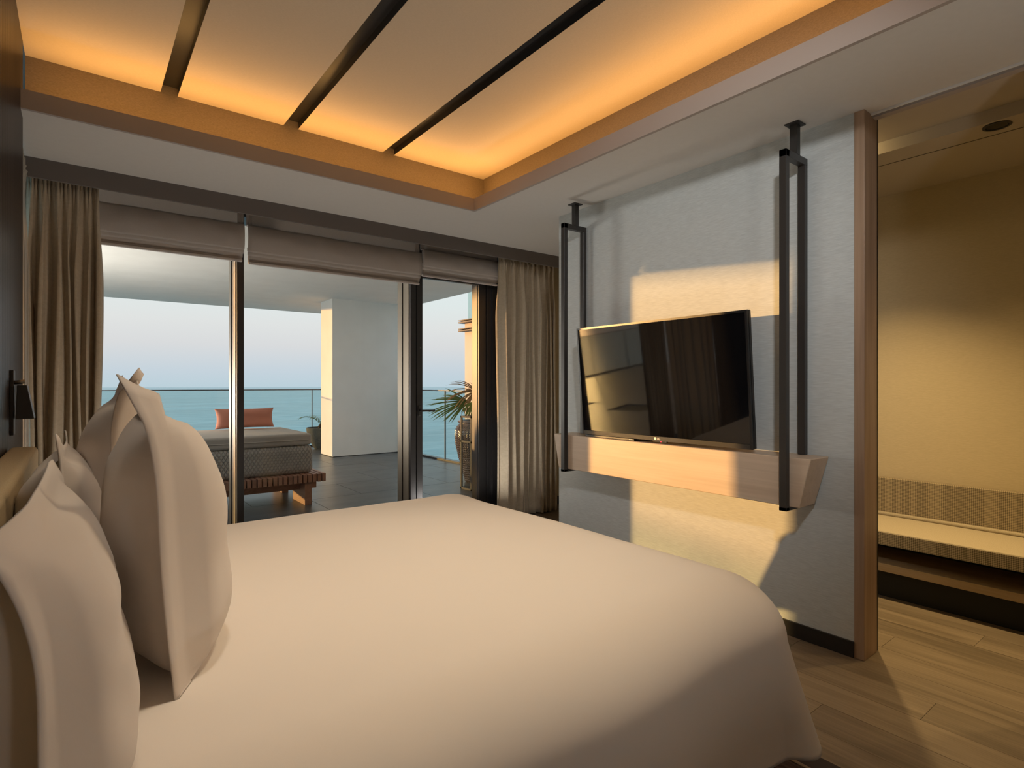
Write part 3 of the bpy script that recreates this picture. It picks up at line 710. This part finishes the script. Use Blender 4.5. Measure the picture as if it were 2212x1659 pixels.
# ------------------------------------------------------------------ curtains
def curtain(name, m_, p0, p1, folds, amp, ztop, zbot, label, seed, cat='curtain', head=.095, nx=260, group=None, flare=.0):
    rnd = random.Random(seed); p0, p1 = Vector(p0), Vector(p1); d = p1 - p0; L = d.length; d.normalize(); nrm = Vector((-d.y, d.x))
    # uneven fold spacing
    wts = [rnd.uniform(.55, 1.5) for _ in range(folds)]; tot = sum(wts); cum = [0]
    for w in wts: cum.append(cum[-1] + w / tot)
    amps = [amp * rnd.uniform(.55, 1.15) for _ in range(folds)]
    zs = [ztop - head * k / 6 for k in range(7)] + [ztop - head - (ztop - head - zbot) * (k / 40) ** 1.1 for k in range(1, 41)]
    rows = []
    for z in zs:
        row = []
        q = max(0, min(1, (ztop - head - z) / .55)); q = q * q * (3 - 2 * q)
        hd = 1 if z > ztop - head + .001 else max(0, 1 - (ztop - head - z) / .12)
        hnear = max(0, 1 - abs(z - (ztop - head)) / .02)
        for i in range(nx + 1):
            s_ = i / nx
            k = max(j for j in range(folds) if cum[j] <= s_ + 1e-9); f = (s_ - cum[k]) / (cum[k + 1] - cum[k])
            ph = 2 * PI * f + .35 * math.sin(z * 1.1 + k)
            big = amps[k] * math.copysign(abs(math.sin(ph)) ** .75, math.sin(ph)) * (.25 + .75 * q)
            shift = .35 * amps[k] * math.sin(2 * ph) * q
            small = .009 * math.sin(s_ * folds * 2.6 * 2 * PI + seed) * hd + .010 * hnear * math.sin(s_ * folds * 3.4 * 2 * PI)
            side = .012 * math.sin(z * 2.1 + k * 1.7) * q + flare * (s_ - .5) * (1 - (z - zbot) / (ztop - zbot))
            pos = p0 + d * (s_ * L + shift + side) + nrm * (big + small - .006 * hnear)
            row.append((pos.x, pos.y, z))
        rows.append(row)
    o = MB().grid(rows).build(name, m_, smooth=True, label=label, cat=cat, group=group)
    md = o.modifiers.new('thickness', 'SOLIDIFY'); md.thickness = .003
    return o
curtain('curtain', 'curtain', (-.262, 4.325), (.092, 4.325), 7, .052, 2.575, .02, 'beige damask curtain gathered at the corner beside the head wall', 11)
curtain('curtain', 'curtain', (3.165, 4.325), (3.865, 4.325), 9, .062, 2.575, .02, 'golden beige damask curtain gathered beside the terrace door', 23)
curtain('curtain', 'lining', (XL - .04, 3.66), (XL - .04, 4.27), 7, .034, 2.575, .02, 'pale lined curtain drawn across the corner glazing', 31)

# ------------------------------------------------------------------ roman blinds
def blind(x0, x1, zb, label, seed, zfold=2.465):
    t = thing('roman_blind', ((x0 + x1) / 2, 4.44, zb), label, 'blind', 'roman blinds over the glazing')
    rnd = random.Random(seed); nx = 40
    def sheet(prof, name, m_, xa, xb):
        rows = []
        for (y, z) in prof:
            rows.append([(xa + (xb - xa) * i / nx, y + .006 * noise.noise(Vector((i * .25, z * 9, seed))), z + .006 * noise.noise(Vector((i * .11, seed * 2.0, y * 40)))) for i in range(nx + 1)])
        o = MB().grid(rows).build(name, m_, t, smooth=True)
        md = o.modifiers.new('thickness', 'SOLIDIFY'); md.thickness = .0022
        return o
    sheet([(4.445, 2.66 - (2.66 - zfold) * k / 8) for k in range(9)], 'top_sheet', 'blind', x0, x1)
    for k in range(1, 5):     # rod pockets stitched across the sheet
        pass
    # hanging folds, each a soft loop in front of the next, the lowest innermost
    hgt = zfold - zb
    for k in range(4):
        y = 4.405 - .0 + k * .011; zt = zfold - .004 * k; zl = zb + (3 - k) * .026 + (.0 if k else .0)
        prof = []
        for j in range(15):
            f = j / 14; z = zt - (zt - zl) * f; bul = .016 * math.sin(PI * min(1, f * 1.02)) ** .8
            prof.append((y - bul, z))
        prof.append((y + .010, zl + .004)); prof.append((y + .014, zl + .03))
        if k == 0: prof = [(4.444, zt + .001), (4.43, zt + .004), (4.415, zt + .003)] + prof
        sheet(prof, 'fold', 'blind', x0 + .004 * k, x1 - .004 * k)
    for xe in ((x0, x0 + .038), (x1 - .038, x1)):
        sheet([(4.441, 2.66 - (2.66 - zfold - .01) * k / 4) for k in range(5)], 'edge_tape', 'tape', *xe)
    box('bottom_bar', 'tape', (x0 + .012, x1 - .012, 4.415, 4.44, zb - .004, zb + .012), t, bevel=.003)
    box('headrail', 'white', (x0, x1, 4.45, 4.49, 2.615, 2.66), t)
    for f in (.18, .5, .82): MB().tube([(x0 + (x1 - x0) * f, 4.452, 2.615), (x0 + (x1 - x0) * f, 4.452, zfold)], .0015, 5).build('cord', 'white', t)
blind(.03, .945, 2.20, 'linen roman blind beside the head wall curtain', 1)
blind(.966, 2.385, 2.19, 'widest linen roman blind over the middle pane', 2)
blind(2.395, 3.235, 2.27, 'short linen roman blind above the terrace door', 3, zfold=2.50)

# ------------------------------------------------------------------ terrace pots and lantern
def leaflet(m, base, direction, length, width, droop, up=Vector((0, 0, 1)), seg=5):
    d = Vector(direction).normalized(); side = d.cross(up)
    if side.length < 1e-3: side = Vector((1, 0, 0))
    side.normalize(); p = Vector(base); v = []; f = []
    for k in range(seg + 1):
        t = k / seg; w = width * (.35 + 1.3 * t) * (1 - t) ** .6 + .0006 if t < 1 else .0006
        nrm_ = side.cross(d)
        v += [p - side * w, p + nrm_ * w * .25, p + side * w]
        if k: b = 3 * (k - 1); f += [(b, b + 1, b + 4, b + 3), (b + 1, b + 2, b + 5, b + 4)]
        d = (d + Vector((0, 0, -droop / seg))).normalized(); p = p + d * (length / seg)
    m.add(v, f)
def fan_leaf(parent, base, hub, axis, n, length, spread, droop, seed, m_='leaf'):
    rnd = random.Random(seed); base, hub = Vector(base), Vector(hub); ax = Vector(axis).normalized()
    mid = (base + hub) / 2 + Vector((0, 0, .03))
    fr = MB().tube([base, mid, hub], [.009, .008, .006], 6).build('frond_stalk', 'leaf', parent, smooth=True)
    side = ax.cross(Vector((0, 0, 1))).normalized(); nrm_ = side.cross(ax).normalized()
    # leaf blade plane contains ax and a tilted side vector
    sv = (side * .75 + nrm_ * .66).normalized(); m = MB()
    for k in range(n):
        a = math.radians(-spread + 2 * spread * k / (n - 1)); d = ax * math.cos(a) + sv * math.sin(a)
        leaflet(m, hub, d, length * (1 - .25 * abs(a) / math.radians(spread)) * rnd.uniform(.9, 1.08), .018, droop * rnd.uniform(.6, 1.5), up=sv.cross(ax))
    m.build('frond', m_, fr, smooth=True)
PX, PY = 4.23, 6.31
pt = thing('potted_palm', (PX, PY, 0), 'tall glazed brown pot with raised dots holding a fan palm by the door', 'potted plant')
prof_c = [(0, .13), (.08, .15), (.22, .19), (.38, .232), (.52, .262), (.62, .27), (.70, .262), (.76, .235), (.79, .208)]
def pr(z):
    for (a, ra), (b, rb) in zip(prof_c, prof_c[1:]):
        if a <= z <= b: t = (z - a) / (b - a); t = t * t * (3 - 2 * t) * .3 + t * .7; return ra + (rb - ra) * t
    return prof_c[-1][1]
NC, NR = 46, 25
m = MB(); rows = []
for j in range(NR * 3 + 1):
    z = .01 + .75 * j / (NR * 3); row = []
    for i in range(NC * 3 + 1):
        a = 2 * PI * i / (NC * 3); bump_ = .0075 if (i % 3 != 0 and j % 3 != 0) else 0.0
        rr = pr(z) + bump_; row.append((PX + rr * math.cos(a), PY + rr * math.sin(a), z))
    rows.append(row)
m.grid(rows); m.build('pot', 'glazepot', pt, smooth=False)
MB().lathe([(.236, .755), (.222, .775), (.208, .79), (.232, .803), (.238, .815), (.232, .827), (.205, .827), (.195, .80), (.19, .76)], (PX, PY, 0), 48, cap=False).build('rim', 'glazepot', pt, smooth=True)
MB().lathe([(.2, .755), (.05, .77)], (PX, PY, 0), 24).build('soil', 'soil', pt)
MB().lathe([(.12, 0), (.132, .012)], (PX, PY, 0), 32).build('foot_ring', 'glazepot', pt)
right = Vector((.792, -.610, 0)); fwd = Vector((.610, .792, 0)); up = Vector((0, 0, 1)); pc = Vector((PX, PY, .77))
fan_leaf(pt, pc, pc + right * (-.10) + up * .31, right * -1 + up * -.02 + fwd * -.1, 19, .58, 52, .35, 3)
fan_leaf(pt, pc, pc + right * .02 + up * .44, right * -.75 + up * .45, 17, .50, 70, 1.3, 5, 'leafdry')
fan_leaf(pt, pc, pc + right * .10 + up * .40, right * .6 + up * .3 + fwd * .3, 17, .5, 75, .7, 6)
fan_leaf(pt, pc, pc + right * .0 + up * .30 + fwd * -.1, fwd * -.4 + right * -.2 + up * -.6, 13, .30, 65, .7, 8)
fan_leaf(pt, pc, pc + right * .05 + up * .35 + fwd * .12, fwd * .8 + up * .35, 15, .45, 70, .6, 9)
ln = thing('lantern', (3.97, 5.87, 0), 'tall glazed metal lantern standing in front of the palm pot', 'lantern')
lx0, lx1, ly0, ly1, lz = 3.80, 4.12, 5.75, 6.0, .915
for xx in (lx0, lx1 - .022):
    for yy in (ly0, ly1 - .022): box('post', 'lantern', (xx, xx + .022, yy, yy + .022, 0, lz), ln)
for z in (0.0, .585, lz - .022):
    box('rail', 'lantern', (lx0, lx1, ly0, ly0 + .022, z, z + .022), ln); box('rail', 'lantern', (lx0, lx1, ly1 - .022, ly1, z, z + .022), ln)
    box('rail', 'lantern', (lx0, lx0 + .022, ly0, ly1, z, z + .022), ln); box('rail', 'lantern', (lx1 - .022, lx1, ly0, ly1, z, z + .022), ln)
for yy in (ly0 + .009, ly1 - .013): box('pane', 'glass', (lx0 + .022, lx1 - .022, yy, yy + .004, .02, lz - .02), ln)
for xx in (lx0 + .009, lx1 - .013): box('pane', 'glass', (xx, xx + .004, ly0 + .022, ly1 - .022, .02, lz - .02), ln)
box('floor_plate', 'blackmetal', (lx0 + .01, lx1 - .01, ly0 + .01, ly1 - .01, .004, .012), ln)
# cycad in a stone bowl
BX, BY = 3.93, 11.5
st = thing('potted_cycad', (BX, BY, 0), 'dark stone bowl with a small cycad half hidden by the pillar', 'potted plant')
MB().lathe([(.13, 0), (.16, .03), (.235, .16), (.285, .30), (.30, .41), (.295, .435), (.27, .435), (.262, .40)], (BX, BY, 0), 36, cap=False).build('bowl', 'stonepot', st, smooth=True)
MB().lathe([(.265, .40), (.05, .41)], (BX, BY, 0), 24).build('soil', 'soil', st)
MB().lathe([(.07, .40), (.075, .46), (.04, .5)], (BX, BY, 0), 12).build('trunk', 'soil', st)
for k in range(9):
    a = 2 * PI * k / 9 + .35; m = MB(); dv_ = Vector((math.cos(a), math.sin(a), 1.7)).normalized(); p = Vector((BX, BY, .47)); d_ = dv_.copy(); prev = p
    pts = [p.copy()]
    for j in range(10):
        d_ = (d_ + Vector((0, 0, -.16))).normalized(); p = p + d_ * .052; pts.append(p.copy())
        sd_ = d_.cross(Vector((0, 0, 1))).normalized()
        for s_ in (-1, 1): leaflet(m, p, sd_ * s_ + d_ * .6 + Vector((0, 0, .25)), .14 * (1 - .5 * abs(j - 4) / 6), .007, .4, seg=3)
    m.tube(pts, .004, 5); m.build('frond', 'leaf', st, smooth=True)

# ------------------------------------------------------------------ added fill lamps out of view: track spotlights, floor uplights, terrace pendant
def added_track_spot(x, y, power, lb, col=(1.0, .86, .70), aim=(0, 0, -1), size=165):  # unseen spotlights added to light the bed and bounce into the room
    t = thing('added_track_spotlight', (x, y, ZK + .043), lb, 'spotlight', 'added track spotlights in the ceiling channels')
    MB().lathe([(.028, -.085), (.03, -.08), (.03, -.01), (.02, 0)], (x, y, ZK + .043), 20).build('can', 'blackmetal', t)
    MB().lathe([(.024, -.0862), (.024, -.0855)], (x, y, ZK + .043), 20).build('lens', 'lensglow', t)
    d = bpy.data.lights.new('added_track_lamp', 'SPOT'); d.energy = power; d.color = col; d.spot_size = math.radians(size); d.spot_blend = 1.0; d.shadow_soft_size = .12
    o = bpy.data.objects.new('added_track_lamp', d); C.objects.link(o); o.location = (x, y, ZK - .06)
    o.rotation_euler = Vector(aim).to_track_quat('-Z', 'Y').to_euler()
added_track_spot(1.082, 1.35, 66, 'added track spotlight over the middle of the bed', (1, .77, .50), (-.05, .12, -1), size=84)
added_track_spot(1.763, 1.45, 40, 'added track spotlight over the foot of the bed', (1, .82, .60), (-.35, .1, -1), size=64)
added_track_spot(.406, 1.40, 34, 'added track spotlight over the pillows', (1, .86, .70), size=106)
def added_uplight(x, y, power, lb, col=(1.0, .95, .87), r=.09):  # unseen cans added as fill for soffit, curtains and blinds
    t = thing('added_uplight', (x, y, 0), lb, 'added floor light', 'added fill uplights around the bed')
    MB().lathe([(r + .02, .012), (r + .025, .02), (r + .025, .13), (r + .012, .135), (r + .008, .11)], (x, y, 0), 24, cap=False).build('housing', 'blackmetal', t)
    MB().lathe([(r + .02, .012), (.01, .014)], (x, y, 0), 24).build('base', 'blackmetal', t)
    d = bpy.data.lights.new('added_uplight_lamp', 'AREA'); d.shape = 'DISK'; d.size = 2 * r; d.energy = power; d.color = col
    o = bpy.data.objects.new('added_uplight_lamp', d); C.objects.link(o); o.location = (x, y, .115); o.rotation_euler = (PI, 0, 0)
added_uplight(.55, 3.62, 7.5, 'added floor uplight on the window side of the bed near the headboard')
added_uplight(2.75, 4.05, 8, 'added floor uplight on the window side past the foot of the bed')
added_uplight(.9, -1.0, 17, 'added floor uplight on the camera side of the room')
for px_, py_, lb in ((-1.05, 8.2, 'added globe floor lamp on the terrace outside the corner curtain'),):  # globe added out of view to brighten the terrace and the room
    tp = thing('added_terrace_lamp', (px_, py_, 0), lb, 'lamp')
    MB().lathe([(.14, 0), (.14, .02), (.02, .03)], (px_, py_, 0), 24).build('base', 'blackmetal', tp)
    MB().tube([(px_, py_, .02), (px_, py_, .55)], .012).build('pole', 'blackmetal', tp)
    prof = [(max(.001, (.5) * math.sin(PI * k / 12)), 1.0 - .5 * math.cos(PI * k / 12)) for k in range(13)]
    MB().lathe(prof, (px_, py_, 0), 24, cap=False).build('globe', M['fill_globe'], tp, smooth=True)
